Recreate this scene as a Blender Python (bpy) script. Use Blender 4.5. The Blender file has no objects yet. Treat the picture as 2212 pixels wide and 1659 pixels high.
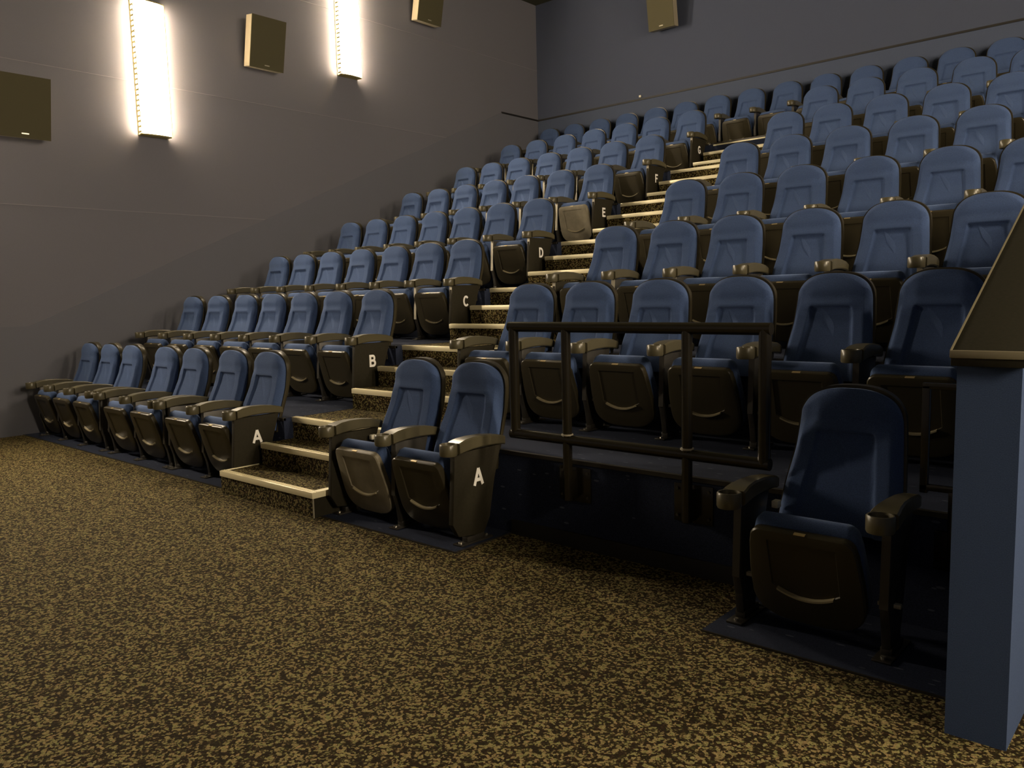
import bpy, bmesh, math, random
from mathutils import Vector, Matrix
random.seed(7)
C = bpy.context.scene.collection

# ------------------------------------------------------------------ measures
D, H = 1.15513, 0.48862          # row pitch and rise
WX, WR = -4.08, 9.2              # side walls
YB, YF, ZC = 8.5, -7.5, 6.72     # back wall, screen wall, ceiling
AX0, AX1 = 0.364, 1.535          # aisle
HX0, HX1 = 5.205, 5.372          # half wall
TF = -0.13                       # tier front edge relative to row pitch

# ------------------------------------------------------------------ materials
def mat(name, col, rough=0.8, metal=0.0, emit=None, strength=0.0, spec=None):
    m = bpy.data.materials.new(name); m.use_nodes = True
    b = m.node_tree.nodes['Principled BSDF']
    b.inputs['Base Color'].default_value = (*col, 1)
    b.inputs['Roughness'].default_value = rough
    b.inputs['Metallic'].default_value = metal
    if spec is not None: b.inputs['Specular IOR Level'].default_value = spec
    if emit:
        b.inputs['Emission Color'].default_value = (*emit, 1)
        b.inputs['Emission Strength'].default_value = strength
    return m
def N(m, t, **kw):
    n = m.node_tree.nodes.new(t)
    for k, v in kw.items():
        if hasattr(n, k): setattr(n, k, v)
        else: n.inputs[k].default_value = v
    return n
def L(m, a, ao, b, bi): m.node_tree.links.new(a.outputs[ao], b.inputs[bi])
def bsdf(m): return m.node_tree.nodes['Principled BSDF']
def mottle(m, c1, c2, scale, bump=0.15, dist=0.004, detail=4, vec='Object'):
    tc = N(m, 'ShaderNodeTexCoord'); n = N(m, 'ShaderNodeTexNoise', Scale=scale, Detail=detail, Roughness=0.6)
    L(m, tc, vec, n, 'Vector')
    r = N(m, 'ShaderNodeValToRGB'); r.color_ramp.elements[0].position = .35; r.color_ramp.elements[1].position = .65
    r.color_ramp.elements[0].color = (*c1, 1); r.color_ramp.elements[1].color = (*c2, 1)
    L(m, n, 'Fac', r, 'Fac'); L(m, r, 'Color', bsdf(m), 'Base Color')
    if bump:
        bp = N(m, 'ShaderNodeBump', Strength=bump, Distance=dist); L(m, n, 'Fac', bp, 'Height'); L(m, bp, 'Normal', bsdf(m), 'Normal')
    return m

def fabric(name, col, k=1.25):
    m = mat(name, col, 0.95, spec=0.15)
    c2 = tuple(min(1, c*k) for c in col); c1 = tuple(c/k for c in col)
    mottle(m, c1, c2, 260, 0.25, 0.002, 3)
    b = bsdf(m); b.inputs['Sheen Weight'].default_value = 0.25; b.inputs['Sheen Roughness'].default_value = 0.5
    b.inputs['Sheen Tint'].default_value = (0.45, 0.6, 1, 1)
    return m
M = {}
M['blue'] = fabric('blue_seat_fabric', (0.047, 0.077, 0.170))
M['shell'] = mottle(mat('dark_moulded_plastic', (0.05, 0.045, 0.03), 0.36, spec=0.3), (0.034, 0.029, 0.016), (0.039, 0.033, 0.019), 400, 0.1, 0.001)
M['pale_shell'] = mottle(mat('pale_grey_brown_plastic', (0.2, 0.18, 0.13), 0.55), (0.16, 0.14, 0.095), (0.20, 0.175, 0.12), 14, 0.05, 0.001)  # lighter grey-brown plastic for two seat undersides
M['lip'] = mat('highlit_moulded_lip', (0.26, 0.225, 0.14), 0.35)  # pale colour paints in the light that the moulded ledge catches
M['arm'] = mat('armrest_plastic', (0.080, 0.070, 0.040), 0.32)
M['steel'] = mat('dark_painted_steel', (0.03, 0.027, 0.022), 0.4, 0.2)
M['edge'] = mat('pale_lit_edge', (0.30, 0.27, 0.20), 0.4, 0.1)  # pale tone paints lamplight on post fronts and glints on stop bars
M['panel'] = mottle(mat('end_panel_laminate', (0.04, 0.035, 0.026), 0.7, spec=0.12), (0.020, 0.017, 0.010), (0.024, 0.021, 0.013), 60, 0.05, 0.001)
M['letter'] = mat('white_vinyl_letter', (0.86, 0.84, 0.80), 0.5)
M['tag'] = mat('brass_number_tag', (0.55, 0.42, 0.2), 0.35, 0.4)
M['cream'] = mat('cream_plastic_clip', (0.75, 0.70, 0.55), 0.5)
M['bolt'] = mat('bright_bolt', (0.7, 0.66, 0.55), 0.2, 0.9)
M['rail'] = mat('black_gloss_rail_paint', (0.012, 0.010, 0.006), 0.2, 0.1)
M['nosing'] = mat('pale_gold_anodised_nosing', (0.88, 0.80, 0.54), 0.36, 0.10)
M['black'] = mat('black_skirting_rubber', (0.008, 0.007, 0.006), 0.6)
M['cap'] = mottle(mat('dark_cap_laminate', (0.05, 0.045, 0.03), 0.75, spec=0.15), (0.011, 0.010, 0.005), (0.015, 0.013, 0.007), 90, 0.05, 0.001)
M['capedge'] = mat('lit_cap_bevel', (0.16, 0.14, 0.09), 0.35)  # paler than the cap: the lit bevel is put into the colour
M['speaker'] = mottle(mat('speaker_grille_cloth', (0.09, 0.08, 0.05), 0.9), (0.075, 0.066, 0.034), (0.09, 0.08, 0.042), 500, 0.1, 0.001)
M['cabinet'] = mat('speaker_cabinet_laminate', (0.36, 0.31, 0.22), 0.55)
M['badge'] = mat('speaker_badge', (0.6, 0.55, 0.45), 0.3, 0.6)
M['ceiling'] = mottle(mat('dark_ceiling_paint', (0.05, 0.05, 0.03), 0.9), (0.05, 0.05, 0.028), (0.06, 0.06, 0.034), 3, 0)
M['metalcap'] = mat('sconce_cap_metal', (0.40, 0.33, 0.12), 0.5, 0.3)
M['glow'] = mat('sconce_diffuser', (0.9, 0.85, 0.7), 0.6, emit=(1.0, 0.82, 0.585), strength=34.0)
M['bluecarpet'] = mottle(mat('dark_blue_tier_carpet', (0.02, 0.03, 0.07), 0.98, spec=0.1), (0.016, 0.020, 0.038), (0.026, 0.034, 0.062), 180, 0.3, 0.004)
M['halfwall'] = mottle(mat('blue_halfwall_carpet', (0.03, 0.05, 0.12), 0.98, spec=0.1), (0.040, 0.062, 0.125), (0.052, 0.080, 0.158), 300, 0.3, 0.003)
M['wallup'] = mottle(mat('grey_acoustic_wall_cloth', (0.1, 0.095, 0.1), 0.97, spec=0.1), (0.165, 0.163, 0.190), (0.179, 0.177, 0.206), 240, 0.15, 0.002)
M['walllow'] = mottle(mat('slate_blue_wall_carpet', (0.07, 0.075, 0.1), 0.98, spec=0.1), (0.150, 0.153, 0.182), (0.162, 0.166, 0.197), 260, 0.2, 0.002)
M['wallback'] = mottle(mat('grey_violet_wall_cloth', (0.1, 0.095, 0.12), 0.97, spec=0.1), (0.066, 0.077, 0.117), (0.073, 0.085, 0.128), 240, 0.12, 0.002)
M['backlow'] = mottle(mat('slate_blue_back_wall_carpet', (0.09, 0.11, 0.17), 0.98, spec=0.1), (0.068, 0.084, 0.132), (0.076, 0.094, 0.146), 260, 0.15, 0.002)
M['joint'] = mat('lit_panel_joint', (0.23, 0.22, 0.24), 0.7)  # lighter than the cloth to paint in light caught on the joint
M['screen'] = mat('unlit_screen', (0.28, 0.28, 0.28), 0.9)

def flecks(m, amount=.012):
    tc = N(m, 'ShaderNodeTexCoord'); mp = N(m, 'ShaderNodeMapping'); mp.inputs['Scale'].default_value = (9, 30, 30); L(m, tc, 'Object', mp, 'Vector')
    vo = N(m, 'ShaderNodeTexVoronoi', Scale=1.0); L(m, mp, 'Vector', vo, 'Vector')
    lt = N(m, 'ShaderNodeMath', operation='LESS_THAN'); L(m, vo, 'Distance', lt, 0); lt.inputs[1].default_value = .16
    sp = N(m, 'ShaderNodeSeparateColor'); L(m, vo, 'Color', sp, 'Color')
    gt = N(m, 'ShaderNodeMath', operation='GREATER_THAN'); L(m, sp, 'Red', gt, 0); gt.inputs[1].default_value = .6
    mu = N(m, 'ShaderNodeMath', operation='MULTIPLY'); L(m, lt, 'Value', mu, 0); L(m, gt, 'Value', mu, 1)
    src = bsdf(m).inputs['Base Color'].links[0].from_socket
    mx = N(m, 'ShaderNodeMix'); mx.data_type = 'RGBA'; L(m, mu, 'Value', mx, 'Factor')
    m.node_tree.links.new(src, mx.inputs[6]); mx.inputs[7].default_value = (.07, .08, .11, 1)
    m.node_tree.links.new(mx.outputs[2], bsdf(m).inputs['Base Color'])
flecks(M['bluecarpet'])
def carpet():
    m = mat('speckled_tan_and_brown_carpet', (0.1, 0.09, 0.05), 0.97, spec=0.1)
    tc = N(m, 'ShaderNodeTexCoord')
    nz = N(m, 'ShaderNodeTexNoise', Scale=55.0, Detail=2.0); L(m, tc, 'Object', nz, 'Vector')
    mx = N(m, 'ShaderNodeMix'); mx.data_type = 'VECTOR'; mx.inputs['Factor'].default_value = 0.020
    L(m, tc, 'Object', mx, 4); L(m, nz, 'Color', mx, 5)
    vo = N(m, 'ShaderNodeTexVoronoi', Scale=104.0, Randomness=0.85); vo.feature = 'F1'
    L(m, mx, 1, vo, 'Vector')
    sep = N(m, 'ShaderNodeSeparateColor'); L(m, vo, 'Color', sep, 'Color')
    # cluster by a second larger noise
    n2 = N(m, 'ShaderNodeTexNoise', Scale=38.0, Detail=1.5); L(m, tc, 'Object', n2, 'Vector')
    ad = N(m, 'ShaderNodeMath', operation='MULTIPLY_ADD'); ad.inputs[1].default_value = 1.0; L(m, n2, 'Fac', ad, 0); L(m, sep, 'Red', ad, 2)
    sb = N(m, 'ShaderNodeMath', operation='SUBTRACT'); 
    md = N(m, 'ShaderNodeMath', operation='MULTIPLY_ADD'); md.inputs[1].default_value = -.42; L(m, vo, 'Distance', md, 0); L(m, ad, 'Value', md, 2)
    L(m, md, 'Value', sb, 0); sb.inputs[1].default_value = 0.36
    r = N(m, 'ShaderNodeValToRGB'); r.color_ramp.interpolation = 'CONSTANT'
    e = r.color_ramp.elements
    e[0].position = 0; e[0].color = (0.016, 0.011, 0.005, 1)
    e[1].position = .30; e[1].color = (0.030, 0.017, 0.008, 1)
    for p, c in ((.42, (0.030, 0.031, 0.011)), (.50, (0.075, 0.056, 0.026)), (.58, (0.190, 0.158, 0.076)), (.76, (0.250, 0.206, 0.100)), (.90, (0.155, 0.140, 0.062))):
        x = e.new(p); x.color = (*c, 1)
    L(m, sb, 'Value', r, 'Fac')
    tn = N(m, 'ShaderNodeValToRGB'); tn.color_ramp.elements[0].color = (1.0, .84, .80, 1); tn.color_ramp.elements[1].color = (.90, 1.0, .80, 1)
    L(m, sep, 'Green', tn, 'Fac')
    mc = N(m, 'ShaderNodeMix'); mc.data_type = 'RGBA'; mc.blend_type = 'MULTIPLY'; mc.inputs['Factor'].default_value = 1
    L(m, r, 'Color', mc, 6); L(m, tn, 'Color', mc, 7); m.node_tree.links.new(mc.outputs[2], bsdf(m).inputs['Base Color'])
    bp = N(m, 'ShaderNodeBump', Strength=0.5, Distance=0.004); L(m, vo, 'Distance', bp, 'Height'); bp.invert = True
    L(m, bp, 'Normal', bsdf(m), 'Normal')
    return m
M['carpet'] = carpet()

# ------------------------------------------------------------------ mesh helpers
def newmesh(name, bm, m, smooth=True, angle=40):
    bmesh.ops.recalc_face_normals(bm, faces=bm.faces)
    me = bpy.data.meshes.new(name); bm.to_mesh(me); bm.free()
    for mm in (m if isinstance(m, (list, tuple)) else [m]): me.materials.append(mm)
    if smooth:
        for p in me.polygons: p.use_smooth = True
        me.set_sharp_from_angle(angle=math.radians(angle))
    return me
def obj(name, me, parent=None, loc=None):
    o = bpy.data.objects.new(name, me); C.objects.link(o)
    if parent is not None: o.parent = parent
    if loc is not None: o.location = loc
    return o
def tag(o, label=None, cat=None, group=None, kind=None):
    if label: o['label'] = label
    if cat: o['category'] = cat
    if group: o['group'] = group
    if kind: o['kind'] = kind
    return o
def empty(name, loc):
    o = bpy.data.objects.new(name, None); C.objects.link(o); o.location = loc; o.empty_display_size = .1
    return o
def box(bm, x0, x1, y0, y1, z0, z1, bev=0.0, mi=0):
    vs = [bm.verts.new((x, y, z)) for x in (x0, x1) for y in (y0, y1) for z in (z0, z1)]
    fs = [bm.faces.new([vs[i] for i in f]) for f in ((0,1,3,2),(4,6,7,5),(0,4,5,1),(2,3,7,6),(0,2,6,4),(1,5,7,3))]
    for f in fs: f.material_index = mi
    if bev:
        es = list({e for f in fs for e in f.edges})
        bmesh.ops.bevel(bm, geom=es, offset=bev, segments=2, affect='EDGES', profile=0.5)
def boxmesh(name, dims, m, bev=0.0):
    bm = bmesh.new(); box(bm, *dims, bev=bev); return newmesh(name, bm, m, smooth=bev > 0)
def loft(bm, loops, cap0=True, cap1=True, mi=0):
    rings = [[bm.verts.new(p) for p in lp] for lp in loops]
    n = len(rings[0])
    for a, b in zip(rings, rings[1:]):
        for i in range(n):
            j = (i+1) % n
            f = bm.faces.new((a[i], a[j], b[j], b[i])); f.material_index = mi
    if cap0: bm.faces.new(rings[0]).material_index = mi
    if cap1: bm.faces.new(rings[-1][::-1]).material_index = mi
    return rings
def cyl(bm, p0, p1, r, n=20, mi=0):
    p0, p1 = Vector(p0), Vector(p1); d = (p1-p0).normalized()
    a = d.orthogonal().normalized(); b = d.cross(a)
    lp = lambda p, rr: [p + a*math.cos(t)*rr + b*math.sin(t)*rr for t in [2*math.pi*i/n for i in range(n)]]
    loft(bm, [lp(p0, r), lp(p1, r)], mi=mi)
def prism_yz(bm, pts, x0, x1, mi=0, bev=0.0):
    a = [bm.verts.new((x0, y, z)) for y, z in pts]; b = [bm.verts.new((x1, y, z)) for y, z in pts]
    n = len(pts); fs = [bm.faces.new(a), bm.faces.new(b[::-1])]
    for i in range(n):
        j = (i+1) % n; fs.append(bm.faces.new((a[i], b[i], b[j], a[j])))
    for f in fs: f.material_index = mi
    if bev:
        bmesh.ops.bevel(bm, geom=list({e for f in fs for e in f.edges}), offset=bev, segments=2, affect='EDGES', profile=.5)
def interp(tab, x):
    if x <= tab[0][0]: return tab[0][1]
    for (a, b), (c, d) in zip(tab, tab[1:]):
        if x <= c:
            t = (x-a)/(c-a); return b+(d-b)*t
    return tab[-1][1]
def sm(tab, x, r=0.03): return sum(interp(tab, x+k*r) for k in (-1, -.5, 0, .5, 1))/5
def sstep(a, b, x):
    t = max(0, min(1, (x-a)/(b-a))); return t*t*(3-2*t)

# ------------------------------------------------------------------ backrest
RIMY = [(.36, -.155), (.45, -.130), (.56, -.087), (.71, -.024), (.83, 0.0), (1.0, 0.006)]
HW = [(.36, .252), (.45, .248), (.56, .240), (.70, .222), (.82, .213), (.92, .205), (1.0, .200)]
ZB, ZCN, BT, SE = .385, .835, .150, 2.5
def back_grid(inset=0.0, ns=88, nt=104):
    rows = []
    for j in range(nt+1):
        t = j/nt; t = 1-(1-t)**1.25
        row = []
        for i in range(ns+1):
            s = math.sin((i/ns*2-1)*math.pi/2)
            zt = ZCN + BT*(max(0, 1-abs(s)**SE))**(1/SE)
            z = ZB + t*(zt-ZB)
            row.append((s, z, zt))
        rows.append(row)
    return rows
def back_cushion():
    bm = bmesh.new(); g = back_grid(); V = []
    for row in g:
        r = []
        for s, z, zt in row:
            hw = sm(HW, z); x = s*hw
            de = min((1-abs(s))*hw, (zt-z)*0.8 + (1-abs(s))*.03)
            puff = math.sqrt(max(0, 1-(1-min(de/.045, 1))**2))*.040
            # head section, side bolsters, inset centre panel
            hwp = .110 + (.79-z)*.12
            inp = sstep(0, .012, hwp-abs(x)) * sstep(0, .012, .79-z)
            bol = sstep(.27, .2, abs(x)-0) * .018 * sstep(.86, .74, z)
            head = .016*sstep(.76, .82, z)*sstep(1.0, .88, z)*sstep(.2, .1, abs(x))
            groove = .014*math.exp(-((abs(x)-hwp)/.007)**2)*sstep(.80, .775, z) + .014*math.exp(-((z-.79)/.007)**2)*sstep(hwp+.01, hwp-.005, abs(x))
            y = sm(RIMY, z) - .004 - puff - (bol + head - .017*inp - groove)*min(1, de/.03)
            r.append(bm.verts.new((x, y, z)))
        V.append(r)
    for a, b in zip(V, V[1:]):
        for i in range(len(a)-1): bm.faces.new((a[i], a[i+1], b[i+1], b[i]))
    # closing wall backwards
    bmesh.ops.remove_doubles(bm, verts=bm.verts, dist=1e-5)
    be = [e for e in bm.edges if e.is_boundary]
    ex = bmesh.ops.extrude_edge_only(bm, edges=be)
    for v in [v for v in ex['geom'] if isinstance(v, bmesh.types.BMVert)]: v.co.y += .022
    bmesh.ops.holes_fill(bm, edges=[e for e in bm.edges if e.is_boundary], sides=0)
    return newmesh('backrest', bm, M['blue'], angle=75)
def back_shell():
    bm = bmesh.new(); g = back_grid(ns=30, nt=40); F, B = [], []
    k = 0.011
    for row in g:
        f, b = [], []
        for s, z, zt in row:
            hw = sm(HW, z)+k; z2 = ZB-.012 + (z-ZB)*(1+ (k+.012)/(.985-ZB)); x = s*hw
            de = min((1-abs(s))*hw, (zt-z)*.8 + (1-abs(s))*.03)
            y0 = sm(RIMY, z)
            f.append(bm.verts.new((x, y0+.002, z2)))
            b.append(bm.verts.new((x, y0+.010+.038*math.sqrt(max(0, 1-(1-min(de/.04, 1))**2)) + .01*sstep(.5, .8, z), z2)))
        F.append(f); B.append(b)
    for S in (F, B):
        for a, b in zip(S, S[1:]):
            for i in range(len(a)-1): bm.faces.new((a[i], a[i+1], b[i+1], b[i]))
    n = len(F[0])-1; m = len(F)-1
    ring = lambda S: [S[0][i] for i in range(n+1)] + [S[j][n] for j in range(1, m+1)] + [S[m][i] for i in range(n-1, -1, -1)] + [S[j][0] for j in range(m-1, 0, -1)]
    rf, rb = ring(F), ring(B); q = len(rf)
    for i in range(q):
        j = (i+1) % q
        bm.faces.new((rf[i], rf[j], rb[j], rb[i]))
    bmesh.ops.remove_doubles(bm, verts=bm.verts, dist=1e-5)
    return newmesh('back_shell', bm, M['shell'], angle=60)

# ------------------------------------------------------------------ folding seat
PT = Vector((0, -.545, .462)); PD = Vector((0, .125, -.412)).normalized(); PN = Vector((0, PD.z, -PD.y))  # PN faces the audience
def pan_pt(u, v, h): return Vector((u, 0, 0)) + PT + PD*v + PN*h
def pan_outline(n=72, k=0.0):
    # half widths along v; rounded top corners, wide middle, round bottom
    pts = []
    T = [(0, .205), (.08, .212), (.20, .224), (.30, .226), (.36, .205)]
    def side():
        out = []
        R = .045
        for a in range(0, 7):
            t = a/6*math.pi/2; out.append((.205-R+R*math.sin(t), R-R*math.cos(t)))
        for v in [.07+.025*i for i in range(10)]: out.append((sm(T, v, .02), v))
        # bottom arc
        u0, v0 = out[-1]
        for a in range(1, 11):
            t = a/10*math.pi/2; out.append((u0*math.cos(t)**.62, v0+(.430-v0)*math.sin(t)**.9))
        return out
    s = side()
    full = [(u, v) for u, v in s] + [(-u, v) for u, v in reversed(s[:-1])]
    cx, cy = 0, .21
    out = []
    for u, v in full:
        d = math.hypot(u-cx, v-cy); out.append((u-(u-cx)/d*k, v-(v-cy)/d*k))
    return out
def seat_pan(m):
    bm = bmesh.new()
    O = lambda k, h: [pan_pt(u, v, h) for u, v in pan_outline(k=k)]
    inner0 = []; base = pan_outline()
    # raised frame around a recess whose lower edge is a shallow smile
    def U(k):
        pts = []
        for u, v in base:
            uu = max(-.135+k, min(.135-k, u*0.80))
            lim = .300 - .045*(abs(uu)/.135)**2 - k
            vv = min(max(.045+k, v*.93), lim)
            pts.append((uu, vv))
        return pts
    uo, ui = U(0), U(.004)
    P = lambda L_, h: [pan_pt(u, v, h) for u, v in L_]
    loft(bm, [O(.006, -.030), O(0, -.022), O(0, .004), O(.006, .011), O(.020, .014), P(uo, .0145), P(ui, .008), P(U(.03), .008)], cap0=True, cap1=True)
    bmesh.ops.remove_doubles(bm, verts=bm.verts, dist=1e-4)
    # moulded finger ledge along the smile
    c = []
    for i in range(15):
        u = -.112 + .224*i/14; c.append((u, .302 - .045*(abs(u)/.135)**2))
    loops = []
    for u, v in c: loops.append([pan_pt(u, v+dv, h) for dv, h in ((-.007, .008), (-.007, .026), (.001, .027), (.008, .012))])
    b2 = bmesh.new(); loft(b2, loops); MS_lip.append(newmesh('curved_lip', b2, M['lip'], angle=50))
    return newmesh('seat_pan', bm, m, angle=35)
MS_lip = []
def seat_cushion():
    bm = bmesh.new()
    def lp(k, h, lift=0): return [pan_pt(u, v - lift*max(0, 1-v/.2), h) for u, v in pan_outline(k=k)]
    loft(bm, [lp(.010, -.024), lp(.004, -.032, .01), lp(.002, -.055, .03), lp(.004, -.085, .03), lp(.018, -.108, .02), lp(.05, -.120, .01), lp(.11, -.124)])
    return newmesh('seat_cushion', bm, M['blue'], angle=75)
def number_tag():
    bm = bmesh.new()
    a = [pan_pt(u, v, h) for u, v, h in ((-.022, -.0015, -.004), (.022, -.0015, -.004), (.022, -.0015, .010), (-.022, -.0015, .010))]
    b = [p + Vector((0, 0, -.004)) for p in a]
    loft(bm, [a, b])
    return newmesh('number_tag', bm, M['tag'], smooth=False)

# ------------------------------------------------------------------ armrest, standards
def armrest():
    bm = bmesh.new(); cy, R, r = -.545, .050, .040
    n = 28; ang = [2*math.pi*i/n for i in range(n)]
    c = lambda rr, z: [(rr*math.cos(t), cy+rr*math.sin(t), z) for t in ang]
    loft(bm, [c(.030, .522), c(R-.004, .522), c(R, .530), c(R, .583), c(R-.004, .588), c(r+.001, .588), c(r, .584), c(r-.002, .540), c(.004, .540)])
    # body: cross-sections along y
    prof = [(-.555, .0495, .526, .577), (-.505, .050, .527, .588), (-.485, .050, .529, .594), (-.45, .046, .533, .602), (-.38, .040, .538, .607), (-.28, .037, .540, .604), (-.18, .032, .534, .592), (-.12, .024, .524, .578), (-.10, .020, .520, .570)]
    loops = []
    for y, hw, z0, z1 in prof[1:]:
        e = .007
        loops.append([(-hw, y, z0+e), (-hw+e, y, z0), (hw-e, y, z0), (hw, y, z0+e), (hw, y, z1-e), (hw-e, y, z1), (-hw+e, y, z1), (-hw, y, z1-e)])
    loft(bm, loops)
    return newmesh('armrest', bm, M['arm'], angle=40)
def standard():
    bm = bmesh.new()
    prism_yz(bm, [(-.478, .205), (-.462, .530), (-.20, .530), (-.27, .30), (-.33, .03), (-.44, .03), (-.452, .12)], -.017, .017, bev=.003)
    return newmesh('support_post', bm, M['steel'], angle=30)
def front_edge(m=None):
    bm = bmesh.new()
    prism_yz(bm, [(-.484, .205), (-.468, .530), (-.463, .530), (-.479, .205)], -.016, .016)
    return newmesh('front_strip', bm, m or M['edge'], smooth=False)
def foot():
    bm = bmesh.new(); box(bm, -.035, .035, -.50, -.24, .0, .010, bev=.003); box(bm, -.022, .022, -.44, -.30, .008, .04, bev=.003)
    return newmesh('foot_plate', bm, M['steel'], angle=30)
def bolt():
    bm = bmesh.new(); cyl(bm, (0, 0, .008), (0, 0, .020), .010, 8); return newmesh('bolt', bm, M['bolt'], angle=30)
def end_panel():
    bm = bmesh.new()
    prism_yz(bm, [(-.515, .528), (-.545, .13), (-.50, .055), (-.30, .03), (-.245, .12), (-.20, .34), (-.135, .528)], -.018, .018, bev=.005)
    return newmesh('end_panel', bm, M['panel'], angle=30)
def letter_mesh(ch):
    # bold sans capitals drawn as strokes on a 0..1 box; faces +X, reads towards +Y
    arc = lambda cx, cy, rx, ry, a0, a1, n=14: [(cx+rx*math.cos(math.radians(a0+(a1-a0)*i/n)), cy+ry*math.sin(math.radians(a0+(a1-a0)*i/n))) for i in range(n+1)]
    S = {'A': [[(.07, 0), (.40, .93)], [(.40, .93), (.73, 0)], [(.20, .30), (.60, .30)]],
         'B': [[(.15, 0), (.15, 1)], [(.15, .91), (.42, .91)] + arc(.42, .715, .17, .195, 90, -90) + [(.15, .52)], [(.15, .09), (.45, .09)] + arc(.45, .305, .19, .215, -90, 90) + [(.15, .52)]],
         'C': [arc(.40, .50, .29, .41, 42, 318, 24)],
         'D': [[(.15, 0), (.15, 1)], [(.15, .91), (.33, .91)] + arc(.33, .50, .31, .41, 90, -90, 20) + [(.15, .09)]],
         'E': [[(.15, 0), (.15, 1)], [(.15, .91), (.66, .91)], [(.15, .52), (.60, .52)], [(.15, .09), (.68, .09)]],
         'F': [[(.15, 0), (.15, 1)], [(.15, .91), (.66, .91)], [(.15, .50), (.58, .50)]],
         'G': [arc(.40, .50, .29, .41, 42, 340, 26), [(.42, .44), (.69, .44)], [(.67, .44), (.67, .12)]]}[ch]
    bm = bmesh.new(); w = .095; hgt = .104; k = 0
    for st in S:
        k += 1; xx = .0012 + .00012*k; ring = []
        for i, (u, v) in enumerate(st):
            a = st[max(0, i-1)]; b = st[min(len(st)-1, i+1)]; d = Vector((b[0]-a[0], b[1]-a[1])).normalized(); n = Vector((-d.y, d.x))*w
            q = lambda s_, x: Vector((x, (u+s_*n.x-.40)*hgt*.98, (v+s_*n.y-.5)*hgt))
            ring.append([q(1, 0), q(-1, 0), q(-1, xx), q(1, xx)])
        loft(bm, ring)
    return newmesh('row_letter', bm, M['letter'], smooth=False)
MS = dict(backrest=back_cushion(), back_shell=back_shell(), seat_pan=seat_pan(M['shell']), pale_pan=seat_pan(M['pale_shell']),
          seat_cushion=seat_cushion(), number_tag=number_tag(), armrest=armrest(), support_post=standard(), front_strip=front_edge(), dark_strip=front_edge(M['steel']), foot_plate=foot(), stop_bar=boxmesh('stop_bar', (-.042, .042, -.42, -.395, .195, .212), M['edge'], .003), bolt=bolt(), end_panel=end_panel(),
          clip=boxmesh('hinge_clip', (-.014, .014, -.02, .02, -.016, .016), M['cream'], .003))

def arm_set(root, dx, panel=None, letter=None, pale=True):
    obj('armrest', MS['armrest'], root, (dx, 0, 0))
    if panel:
        p = obj('end_panel', MS['end_panel'], root, (dx, 0, 0))
        if letter:
            l = obj('row_letter', letter_mesh(letter), p, (.0195, -.335, .375)); l['label'] = 'white vinyl letter ' + letter
        st = obj('front_strip', MS['front_strip' if pale else 'dark_strip'], root, (dx, -.048, 0))
        if pale: st['label'] = 'front edge strip coloured pale as if lamplit'
    else:
        s = obj('support_post', MS['support_post'], root, (dx, 0, 0))
        obj('front_strip', MS['front_strip' if pale else 'dark_strip'], s)
    if not panel: obj('stop_bar', MS['stop_bar'], s)
    f = obj('foot_plate', MS['foot_plate'], root, (dx, 0, 0))
    obj('bolt', MS['bolt'], f, (0, -.475, 0)); obj('bolt', MS['bolt'], f, (0, -.265, 0))

def seat(x, y, z, label, group, left=None, right=None, rpanel=None, letter=None, lpanel=False, pale=False, clip=False, wx=1.0):
    r = empty('cinema_seat', (x, y, z)); tag(r, label, 'seat', group)
    obj('backrest', MS['backrest'], r); obj('back_shell', MS['back_shell'], r)
    obj('seat_cushion', MS['seat_cushion'], r)
    p = obj('seat_pan', MS['pale_pan' if pale else 'seat_pan'], r)
    if pale: p['label'] = 'pale grey-brown underside'
    obj('number_tag', MS['number_tag'], p)
    obj('curved_lip', MS_lip[0], p)['label'] = 'thin curved lip with painted-in highlight'
    if wx < 1:
        for q in r.children:
            q.scale.x = wx
    ps = H*1.5 < z < H*6.5  # rows C to G get strips coloured as if lamplit
    if left is not None: arm_set(r, left, lpanel, pale=ps)
    if right is not None: arm_set(r, right, rpanel, letter, pale=ps)
    if clip: obj('hinge_clip', MS['clip'], r, (-.235, -.215, .475))['label'] = 'small cream plastic clip'
    return r

# ------------------------------------------------------------------ seats
ORD = ['first', 'second', 'third', 'fourth', 'fifth', 'sixth', 'seventh', 'eighth', 'ninth', 'tenth', 'eleventh', 'twelfth', 'thirteenth', 'fourteenth', 'fifteenth', 'sixteenth']
P0 = 0.004                                                     # front row stands on a thin plinth
# row A, left block: three linked sets
LA = [(-3.545, 0), (-3.020, 0), (-2.495, 0), (-1.755, 1), (-1.200, 1), (-.545, 2), (.018, 2)]
for i, (x, g) in enumerate(LA):
    first = i == 0 or LA[i-1][1] != g; last = i == 6 or LA[i+1][1] != g
    lab = ['blue front row seat nearest the left wall in the left block', 'blue front row seat, second from the left wall, middle of its set of three',
           'blue front row seat, third from left wall, right end of its set of three', 'blue front row seat, left half of the middle pair in the left block',
           'blue front row seat, right half of the middle pair in the left block', 'blue front row seat beside the one whose panel reads A, left block',
           'blue front row seat whose panel shows white A, left of the steps'][i]
    hw = .2625 if g == 0 else .277
    seat(x, 0, P0, lab, 'front row seats of the left block', left=-hw, right=hw if last else None, rpanel=(i == 6), letter='A' if i == 6 else None, wx=.93 if g == 0 else 1.0)
RA = [(1.812, 0), (2.358, 0), (4.610, 1)]
seat(1.812, -.02, P0, 'blue front row seat with pale grey-brown underside, just right of the steps', 'front row seats of the right block', left=-.285, lpanel=True, pale=True, clip=True)
seat(2.358, -.02, P0, 'blue front row seat with white A on its panel, left of the railing', 'front row seats of the right block', left=-.273, right=.283, rpanel=True, letter='A')
lone = seat(4.615, -.07, P0, 'large lone blue front row seat between the railing and the half wall', 'front row seats of the right block', left=-.292, right=.292, clip=True)
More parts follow.
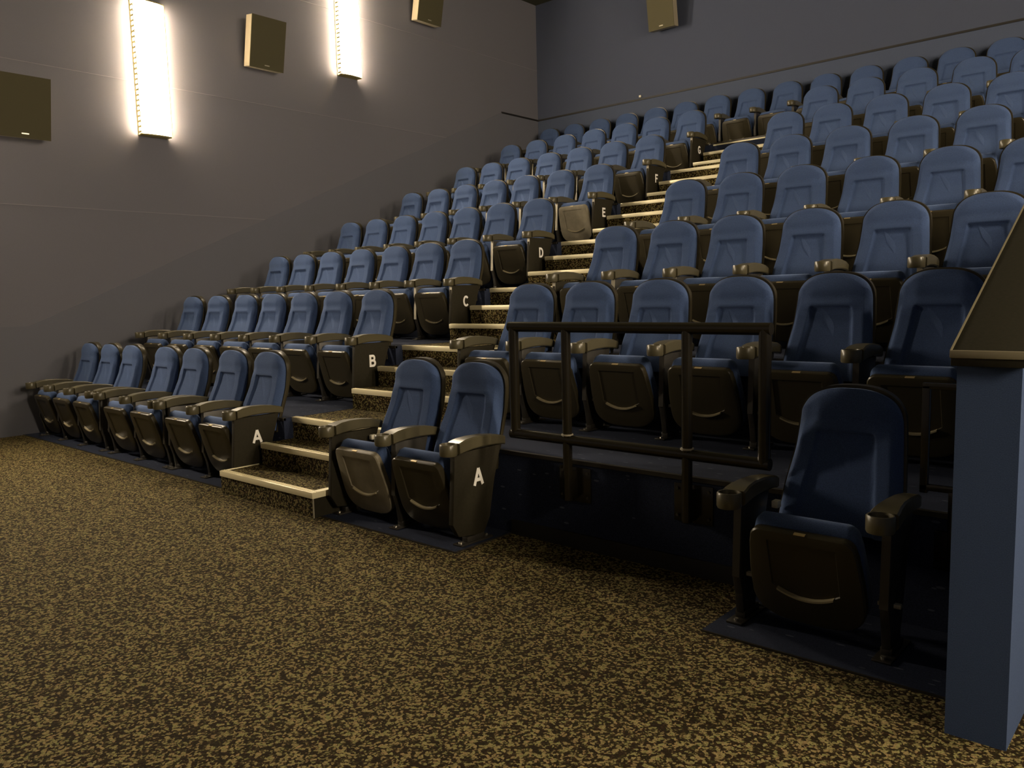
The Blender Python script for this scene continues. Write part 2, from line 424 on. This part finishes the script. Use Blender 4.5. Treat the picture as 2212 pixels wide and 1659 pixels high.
lone.scale = (1, 1, .975)
# rows B to G
XL = {'B': [-3.420, -2.835, -2.245, -1.700, -1.155, -.600, -.008], 'C': [-3.355, -2.805, -2.246, -1.666, -1.085, -.535, .005],
      'D': [-3.345, -2.785, -2.225, -1.660, -1.100, -.550, .007], 'E': [-3.350, -2.785, -2.237, -1.688, -1.135, -.560, .018],
      'F': [-3.350, -2.790, -2.235, -1.665, -1.115, -.547, .025], 'G': [-3.405, -2.840, -2.255, -1.690, -1.127, -.575, -.003]}
XR = {'B': [1.820, 2.365, 2.945, 3.522, 4.100, 4.662], 'C': [1.815, 2.380, 2.930, 3.512, 4.085, 4.651], 'D': [1.838, 2.405, 2.970, 3.555, 4.135, 4.690],
      'E': [1.838, 2.388, 2.960, 3.550, 4.120, 4.680], 'F': [1.845, 2.385, 2.960, 3.545, 4.122, 4.690], 'G': [1.815, 2.365, 2.945, 3.540, 4.110, 4.680]}
for i, R in enumerate('BCDEFG', 1):
    y, z = i*D, i*H
    for side, XS in (('left', XL[R]), ('right', XR[R])):
        n = len(XS); grp = 'row %s seats of the %s block' % (R, side)
        for k, x in enumerate(XS):
            lf = -(x-XS[k-1])/2 if k else -.283
            rt = .285 if k == n-1 else None
            pale = side == 'left' and R == 'E' and k == n-1
            if side == 'left':
                if k == n-1: lab = 'blue aisle seat of the left block whose end panel shows white %s' % R
                elif k == 0: lab = 'blue seat in row %s nearest the left wall, in the left block' % R
                else: lab = 'blue seat in row %s, left block, %s to the left of panel %s' % (R, ORD[n-2-k], R)
                if pale: lab += ', pale underside'
            else:
                if k == 0: lab = 'blue seat at the aisle end of row %s, right block, across from panel %s' % (R, R)
                elif k == n-1: lab = 'blue seat in row %s of right block, sixth and farthest from the aisle' % R
                else: lab = 'blue seat in row %s of the right block, %s seat from the aisle' % (R, ORD[k])
            seat(x, y, z, lab, grp, left=lf, right=rt, rpanel=(k == n-1), letter=R if (side == 'left' and k == n-1) else None,
                 lpanel=(side == 'right' and k == 0), pale=pale, clip=(side == 'right' and k == 0 and R == 'B'))
yH, zH = 8.305, 7*H
NH = 16
for k in range(NH):
    x = -3.652 + .5575*k
    lab = 'blue seat of the topmost row against the back wall, %s from the left wall' % ORD[k]
    seat(x, yH, zH, lab, 'seats of the topmost row', left=-.27875, right=.27875 if k == NH-1 else None, pale=False)

# ------------------------------------------------------------------ setting
def struct(name, me, label=None, parent=None):
    o = obj(name, me, parent)
    if parent is None: o['kind'] = 'structure'
    if label: o['label'] = label
    return o
struct('floor', boxmesh('floor', (WX-.2, WR+.2, YF-.2, YB+.2, -.1, 0), M['carpet']), 'speckled tan and brown carpeted floor')
struct('ceiling', boxmesh('ceiling', (WX-.2, WR+.2, YF-.2, YB+.2, ZC, ZC+.1), M['ceiling']), 'dark ceiling')
wl = struct('wall_left', boxmesh('wall_left', (WX-.2, WX, YF-.2, YB+.2, -.1, ZC+.1), M['wallup']), 'grey cloth-covered left wall')
bm = bmesh.new(); prism_yz(bm, [(YF, 0), (YF, 1.19), (-.42, 1.19), (7.47, 4.645), (YB, 4.645), (YB, 0)], WX-.02, WX+.010)
obj('wall_carpet', newmesh('wall_carpet', bm, M['walllow'], smooth=False), wl)['label'] = 'darker blue-grey lower wall covering rising with the rows'
struct('wall_right', boxmesh('wall_right', (WR, WR+.2, YF-.2, YB+.2, -.1, ZC+.1), M['wallup']), 'grey cloth-covered right wall')
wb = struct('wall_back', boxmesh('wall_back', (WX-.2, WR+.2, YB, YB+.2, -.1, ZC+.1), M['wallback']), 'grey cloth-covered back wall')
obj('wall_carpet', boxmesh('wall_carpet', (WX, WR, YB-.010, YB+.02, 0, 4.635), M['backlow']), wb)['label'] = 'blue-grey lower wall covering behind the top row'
struct('wall_front', boxmesh('wall_front', (WX-.2, WR+.2, YF-.2, YF, -.1, ZC+.1), M['wallup']), 'screen wall behind the camera')
struct('trim_1', boxmesh('trim_1', (WX, WR, YB-.022, YB-.0, 4.632, 4.660), M['black']), 'black rail along the back wall')
struct('trim_2', boxmesh('trim_2', (WX, WX+.022, 7.47, YB, 4.632, 4.660), M['black']), 'black rail on left wall by the back corner')
for i, (z, y1) in enumerate(((2.507, 2.60), (4.036, 6.08), (5.551, YB)), 3):
    struct('trim_%d' % i, boxmesh('trim', (WX-.01, WX+.004, YF, y1, z-.003, z+.003), M['joint']), 'thin horizontal joint in the left wall cloth')
# tiers
for i in range(1, 8):
    y0 = (i-1)*D + TF; y1 = i*D + TF if i < 7 else YB
    for nm, x0, x1 in ((('left', WX, AX0), ('right', AX1, HX0)) if i < 7 else (('full', WX, HX0),)):
        if i == 7: y0 = 6.877
        if nm == 'right' and i == 6: pass
        yy1 = y1 if i != 6 else 6.877
        t = struct('seating_tier', boxmesh('seating_tier', (x0, x1, y0, yy1, 0, i*H), M['bluecarpet']), 'dark blue carpeted tier under row %s' % 'ABCDEFGH'[i])
        bm = bmesh.new(); box(bm, x0, x1, y0-.006, y0+.02, i*H-.018, i*H+.003)
        obj('edge_trim', newmesh('edge_trim', bm, M['steel'], smooth=False), t)
# front row plinths
def plinth(x0, x1, y0, y1, label):
    t = struct('seat_plinth', boxmesh('seat_plinth', (x0, x1, y0, y1, 0, P0), M['bluecarpet']), label)
    bm = bmesh.new(); box(bm, x0, x1+.004, y0-.008, y0, 0, P0+.003); box(bm, x1, x1+.008, y0, y1, 0, P0+.003)
    obj('edge_trim', newmesh('edge_trim', bm, M['steel'], smooth=False), t)
plinth(WX, AX0-.06, -.575, TF, 'dark blue carpeted plinth under the left front row')
plinth(1.475, 2.705, -.600, TF, 'dark blue carpeted plinth under the front row pair')
plinth(4.245, HX0, -.70, TF, 'dark blue carpeted plinth under the lone front seat')
struct('baseboard_back', boxmesh('baseboard', (2.715, 4.245, TF-.014, TF, 0, .085), M['black']), 'black skirting at the foot of the first riser')
# stairs
ysf, tr = -.622, .28408
for k in range(21):
    i, m_ = divmod(k, 3)
    y0 = i*D + ysf + m_*tr; z1 = (k+1)*H/3
    y1 = (i*D + ysf + (m_+1)*tr) if m_ < 2 else ((i+1)*D + ysf)
    x0, x1 = AX0, AX1
    if k == 0: x0, x1, y0 = .315, 1.470, -.655
    if k == 20: y1 = y0+.02
    else: y1 += .02
    s = struct('stair_step', boxmesh('stair_step', (x0, x1, y0+.004, y1, 0, z1-.002), M['carpet']), 'carpeted step number %d from the floor' % (k+1))
    bm = bmesh.new()
    th, fh, dp = .004, .036, .052
    box(bm, x0-.002, x1, y0, y0+dp, z1-.003, z1+th, bev=.0015); box(bm, x0-.002, x1, y0-.003, y0+.003, z1-fh, z1+th, bev=.0015)
    box(bm, x0, x1, y0+.012, y0+.017, z1+th-.001, z1+th+.0025); box(bm, x0, x1, y0+.030, y0+.035, z1+th-.001, z1+th+.0025)
    if k == 0:
        box(bm, x1-.052, x1+.002, y0+dp, -.35, z1-.003, z1+th, bev=.0015); box(bm, x1-.003, x1+.003, y0, -.35, z1-fh, z1+th, bev=.0015)
        box(bm, x0-.002, x0+.014, y0+dp, -.34, z1-.003, z1+th, bev=.0015)
    obj('step_nosing', newmesh('step_nosing', bm, M['nosing'], angle=30), s)['label'] = 'pale gold ribbed metal nosing'
    if k == 0:
        obj('corner_trim', boxmesh('corner_trim', (x1-.005, x1+.003, y0-.001, y0+.006, 0, z1-fh), M['edge']), s)
        obj('side_panel', boxmesh('side_panel', (x1, x1+.003, y0+.006, -.35, 0, z1-fh), M['panel']), s)
# half wall with sloping cap
sl = .477; yA = -.93; zA = 1.168
LN = [(yA, zA), (.6, zA+sl*(.6-yA)), (2.2, zA+sl*(.6-yA)), (YB, zA+sl*(.6-yA)+.423*(YB-2.2))]     # top line of the half wall
def band(lo, hi, x0, x1, m, name, parent, front=0.0, bev=0.0):
    bm = bmesh.new()
    a = [(y-(front if k == 0 else 0), z+hi) for k, (y, z) in enumerate(LN)]; b = [(y-(front if k == 0 else 0), z+lo) for k, (y, z) in enumerate(LN)][::-1]
    prism_yz(bm, a+b, x0, x1, bev=bev)
    return obj(name, newmesh(name, bm, m, angle=30), parent)
bm = bmesh.new(); prism_yz(bm, LN + [(YB, 0), (yA, 0)], HX0, HX1)
hw = obj('half_wall', newmesh('half_wall', bm, M['halfwall'], smooth=False)); hw['kind'] = 'structure'; hw['label'] = 'blue carpeted half wall beside the entrance ramp'
o_ = .022
cp = band(-.018, .026, HX0-o_*.6, HX1+o_, M['cap'], 'wall_cap', hw, front=o_, bev=.003); cp['label'] = 'dark sloping cap'
mo = band(.014, .029, HX0-o_*.6-.003, HX0-o_*.6+.002, M['capedge'], 'cap_lit_edge', cp, front=o_)
band(.014, .029, HX1+o_-.002, HX1+o_+.003, M['capedge'], 'cap_lit_edge', cp, front=o_)
bm = bmesh.new(); box(bm, HX0-o_*.6-.003, HX1+o_+.003, yA-o_-.003, yA-o_+.008, zA+.006, zA+.030, bev=.003)
obj('cap_lit_edge', newmesh('cap_lit_edge', bm, M['capedge'], angle=30), cp)

# ------------------------------------------------------------------ guard rail
yr = -.20; R = .028
gr = empty('guard_rail', (3.55, yr, H)); tag(gr, 'black tubular guard rail bolted to the riser behind the wheelchair space', 'railing')
def tube(name, p0, p1, r, parent, ext=0.0):
    bm = bmesh.new(); o = parent.location if parent.parent is None else parent.parent.location
    a, b = Vector(p0)-o, Vector(p1)-o; d = (b-a).normalized(); cyl(bm, a-d*ext, b+d*ext, r, 24)
    return obj(name, newmesh(name, bm, M['rail'], angle=50), parent)
xl, xr, zt, zb = 2.815, 4.285, 1.218, .615
tube('top_tube', (xl, yr, zt), (xr, yr, zt), R, gr, R); tube('bottom_tube', (xl, yr, zb), (xr, yr, zb), R, gr, R)
tube('end_tube', (xl, yr, zb), (xl, yr, zt), R, gr, 0); tube('end_tube', (xr, yr, zb), (xr, yr, zt), R, gr, 0)
for px in (3.182, 3.900):
    p = tube('post', (px, yr, .285), (px, yr, zt), R*.92, gr)
    bm = bmesh.new(); o = gr.location
    box(bm, px-.105-o.x, px+.105-o.x, TF-.010-o.y, TF-.001-o.y, .265-o.z, .455-o.z, bev=.002)
    box(bm, px-.02-o.x, px+.02-o.x, yr+.01-o.y, TF-.008-o.y, .285-o.z, .44-o.z, bev=.002)
    pl = obj('mounting_plate', newmesh('mounting_plate', bm, M['rail'], angle=30), gr)
    for bx in (-.085, .085):
        for bz in (.295, .43):
            bm = bmesh.new(); cyl(bm, (px+bx-o.x, TF-.010-o.y, bz-o.z), (px+bx-o.x, TF-.018-o.y, bz-o.z), .008, 8)
            obj('bolt', newmesh('bolt', bm, M['steel'], angle=30), pl)
    bm = bmesh.new(); cyl(bm, Vector((px, yr, zb+R-.004))-o, Vector((px, yr, zb+R+.004))-o, R+.004, 20)
    obj('weld_collar', newmesh('weld_collar', bm, M['edge'], angle=30), gr)
yg = -.152
g2 = empty('guard_rail', (4.92, yg, H)); tag(g2, 'low dark guard frame behind the lone front seat, joined to the half wall', 'railing')
def bar(name, d, parent=g2):
    o = parent.location
    bm = bmesh.new(); box(bm, d[0]-o.x, d[1]-o.x, d[2]-o.y, d[3]-o.y, d[4]-o.z, d[5]-o.z, bev=.004)
    return obj(name, newmesh(name, bm, M['rail'], angle=30), parent)
bar('upright', (4.915, 4.945, yg-.012, yg+.012, .57, 1.0)); bar('top_bar', (4.915, HX0+.002, yg-.012, yg+.012, .985, 1.010)); bar('bottom_bar', (4.915, HX0+.002, yg-.012, yg+.012, .580, .605))
bar('support_post', (5.02, 5.05, yg-.012, yg+.012, H-.2, .59)); bar('mounting_plate', (4.97, 5.10, yg+.008, TF, .26, .42))

# ------------------------------------------------------------------ speakers
def speaker(name, base, face, label, w=.50, h=.62, d_top=.315, d_bot=.185, tilt=0, yaw=0, badge=True):
    # local frame: +X out of the wall, Y along it, Z up; origin at the middle of the back
    r = empty(name, base); r.rotation_euler = (0, 0, face); tag(r, label, 'speaker', 'wall speakers')
    bm = bmesh.new()
    s = [(d_bot-.135, -h/2+.02), (d_bot, -h/2), (d_top, h/2), (d_top-.135, h/2+.02)]
    def pt(x, y, z): return (x, y, z)
    a = [bm.verts.new(pt(x, -w/2, z)) for x, z in s]; b = [bm.verts.new(pt(x, w/2, z)) for x, z in s]
    fs = [bm.faces.new(a), bm.faces.new(b[::-1])] + [bm.faces.new((a[i], b[i], b[(i+1) % 4], a[(i+1) % 4])) for i in range(4)]
    bmesh.ops.bevel(bm, geom=bm.edges[:], offset=.004, segments=1, affect='EDGES')
    cab = obj('cabinet', newmesh('cabinet', bm, M['cabinet'], angle=20), r)
    n = Vector((h, 0, -(d_top-d_bot))).normalized(); e = .010
    bm = bmesh.new()
    c = [Vector((d_bot, -w/2-.003, -h/2-.003)), Vector((d_bot, w/2+.003, -h/2-.003)), Vector((d_top, w/2+.003, h/2+.003)), Vector((d_top, -w/2-.003, h/2+.003))]
    loft(bm, [[p for p in c], [p + n*e for p in c]])
    g = obj('grille', newmesh('grille', bm, M['speaker'], smooth=False), r)
    if badge:
        q = Vector((d_bot, 0, -h/2)) + (Vector((d_top, 0, h/2))-Vector((d_bot, 0, -h/2)))*.07 + n*(e+.001)
        bm = bmesh.new(); box(bm, q.x-.001, q.x+.003, -.035, .035, q.z-.006, q.z+.006)
        obj('badge', newmesh('badge', bm, M['badge'], smooth=False), g)
    bm = bmesh.new(); box(bm, 0, .012, -.08, .08, -.12, .12); box(bm, .01, (d_top+d_bot)/2-.10, -.03, .03, -.05, .05)
    obj('wall_bracket', newmesh('wall_bracket', bm, M['steel'], smooth=False), r)
    return r
speaker('wall_speaker', (WX, -.36, 3.50), 0, 'square dark speaker on the left wall, lowest, at the photo edge')
speaker('wall_speaker', (WX, 2.62, 4.76), 0, 'square dark speaker on the left wall between the two lit wall lights')
speaker('wall_speaker', (WX, 5.60, 6.02), 0, 'square dark speaker on the left wall, highest, beyond the second light')
speaker('wall_speaker', (-1.27, YB, 5.95), -math.pi/2, 'dark speaker on the back wall near the ceiling', w=.46, h=.66, d_top=.34, d_bot=.24)

t = obj('wall_sensor', boxmesh('wall_sensor', (-1.845, -1.808, YB-.03, YB, 4.678, 4.715), M['cream'], .006)); tag(t, 'tiny white sensor on the back wall just above the black rail', 'sensor')

# ------------------------------------------------------------------ wall lights
def sconce(base, face, label, hz=1.56, w=.385):
    r = empty('wall_light', base); r.rotation_euler = (0, 0, face); tag(r, label, 'wall light', 'tall wall lights')
    h2 = hz/2
    bm = bmesh.new(); box(bm, 0, .02, -w/2+.01, w/2-.01, -h2+.01, h2-.01)
    obj('back_plate', newmesh('back_plate', bm, M['metalcap'], smooth=False), r)
    # bowed diffuser
    n = 14; dp = .15; x0 = .075
    arc = [(.085 + .040*math.cos(t), (w/2-.012)*math.sin(t)) for t in [math.pi/2*(i/n*2-1)*.98 for i in range(n+1)]]
    poly = arc + [(.030, w/2-.030), (.030, -w/2+.030)]
    bm = bmesh.new(); loft(bm, [[(x, y, z) for x, y in poly] for z in (-h2+.014, h2-.014)])
    obj('diffuser', newmesh('diffuser', bm, M['glow'], angle=50), r)['label'] = 'glowing bowed white diffuser'
    arc2 = [(.086 + .044*math.cos(t), (w/2)*math.sin(t)) for t in [math.pi/2*(i/n*2-1) for i in range(n+1)]]
    for z0, z1 in ((-h2, -h2+.014), (h2-.014, h2)):
        bm = bmesh.new(); loft(bm, [[(x, y, z) for x, y in arc2 + [(.0, w/2-.02), (.0, -w/2+.02)]] for z in (z0, z1)])
        obj('end_cap', newmesh('end_cap', bm, M['metalcap'], smooth=False), r)
    # perforated side strips: a comb of little webs
    for s in (-1, 1):
        bm = bmesh.new(); y0 = s*(w/2-.004)
        box(bm, .038, .052, y0-.004, y0+.004, -h2+.012, h2-.012)
        box(bm, .098, .106, y0-.004, y0+.004, -h2+.012, h2-.012)
        k = int(hz/.058)
        for i in range(k):
            z = -h2 + .02 + (hz-.05)*i/(k-1); box(bm, .050, .100, y0-.004, y0+.004, z, z+.024)
        obj('perforated_strip', newmesh('perforated_strip', bm, M['metalcap'], smooth=False), r)
    return r
sconce((WX, 1.12, 4.19), 0, 'tall lit wall light on the left wall, left of the two in view')
sconce((WX, 4.09, 5.42), 0, 'tall lit wall light on the left wall, cut by the top edge of the photo')
for y, z in ((-1.85, 2.95),):
    sconce((WX, y, z), 0, 'tall lit wall light on the left wall, ahead of the front row')
for y, z in ((1.12, 4.19), (4.09, 5.42), (-1.85, 2.95)):
    sconce((WR, y, z), math.pi, 'tall lit wall light on the right wall, %s' % {1.12: 'level with the front rows', 4.09: 'level with the upper rows', -1.85: 'ahead of the front row'}[y])

# ------------------------------------------------------------------ world, camera, view
w = bpy.data.worlds.new('world'); bpy.context.scene.world = w; w.use_nodes = True
w.node_tree.nodes['Background'].inputs[0].default_value = (0, 0, 0, 1); w.node_tree.nodes['Background'].inputs[1].default_value = 0
px, py, pz, yaw, pit, rol, f = 5.79169912, -3.59065347, 1.38756711, -.723754221, -.108364082, -.0246568093, 1742.24262
fw = Vector((math.sin(yaw)*math.cos(pit), math.cos(yaw)*math.cos(pit), math.sin(pit)))
rt = Vector((math.cos(yaw), -math.sin(yaw), 0)); up = rt.cross(fw)
rt2 = math.cos(rol)*rt + math.sin(rol)*up; up2 = -math.sin(rol)*rt + math.cos(rol)*up
cam = bpy.data.cameras.new('camera'); co = bpy.data.objects.new('camera', cam); C.objects.link(co)
mm = Matrix((rt2, up2, -fw)).transposed().to_4x4(); mm.translation = (px, py, pz); co.matrix_world = mm
cam.sensor_width = 36; cam.lens = f/2212*36; cam.clip_start = .05
sc = bpy.context.scene; sc.camera = co
sc.view_settings.view_transform = 'Standard'; sc.view_settings.look = 'None'; sc.view_settings.gamma = 1; sc.view_settings.use_curve_mapping = False
sc.view_settings.exposure = 2.0
sc.cycles.use_denoising = True
sc.cycles.use_adaptive_sampling = True; sc.cycles.adaptive_threshold = 0.06
sc.cycles.max_bounces = 6; sc.cycles.diffuse_bounces = 4; sc.cycles.glossy_bounces = 3
sc.cycles.sample_clamp_indirect = 4.0
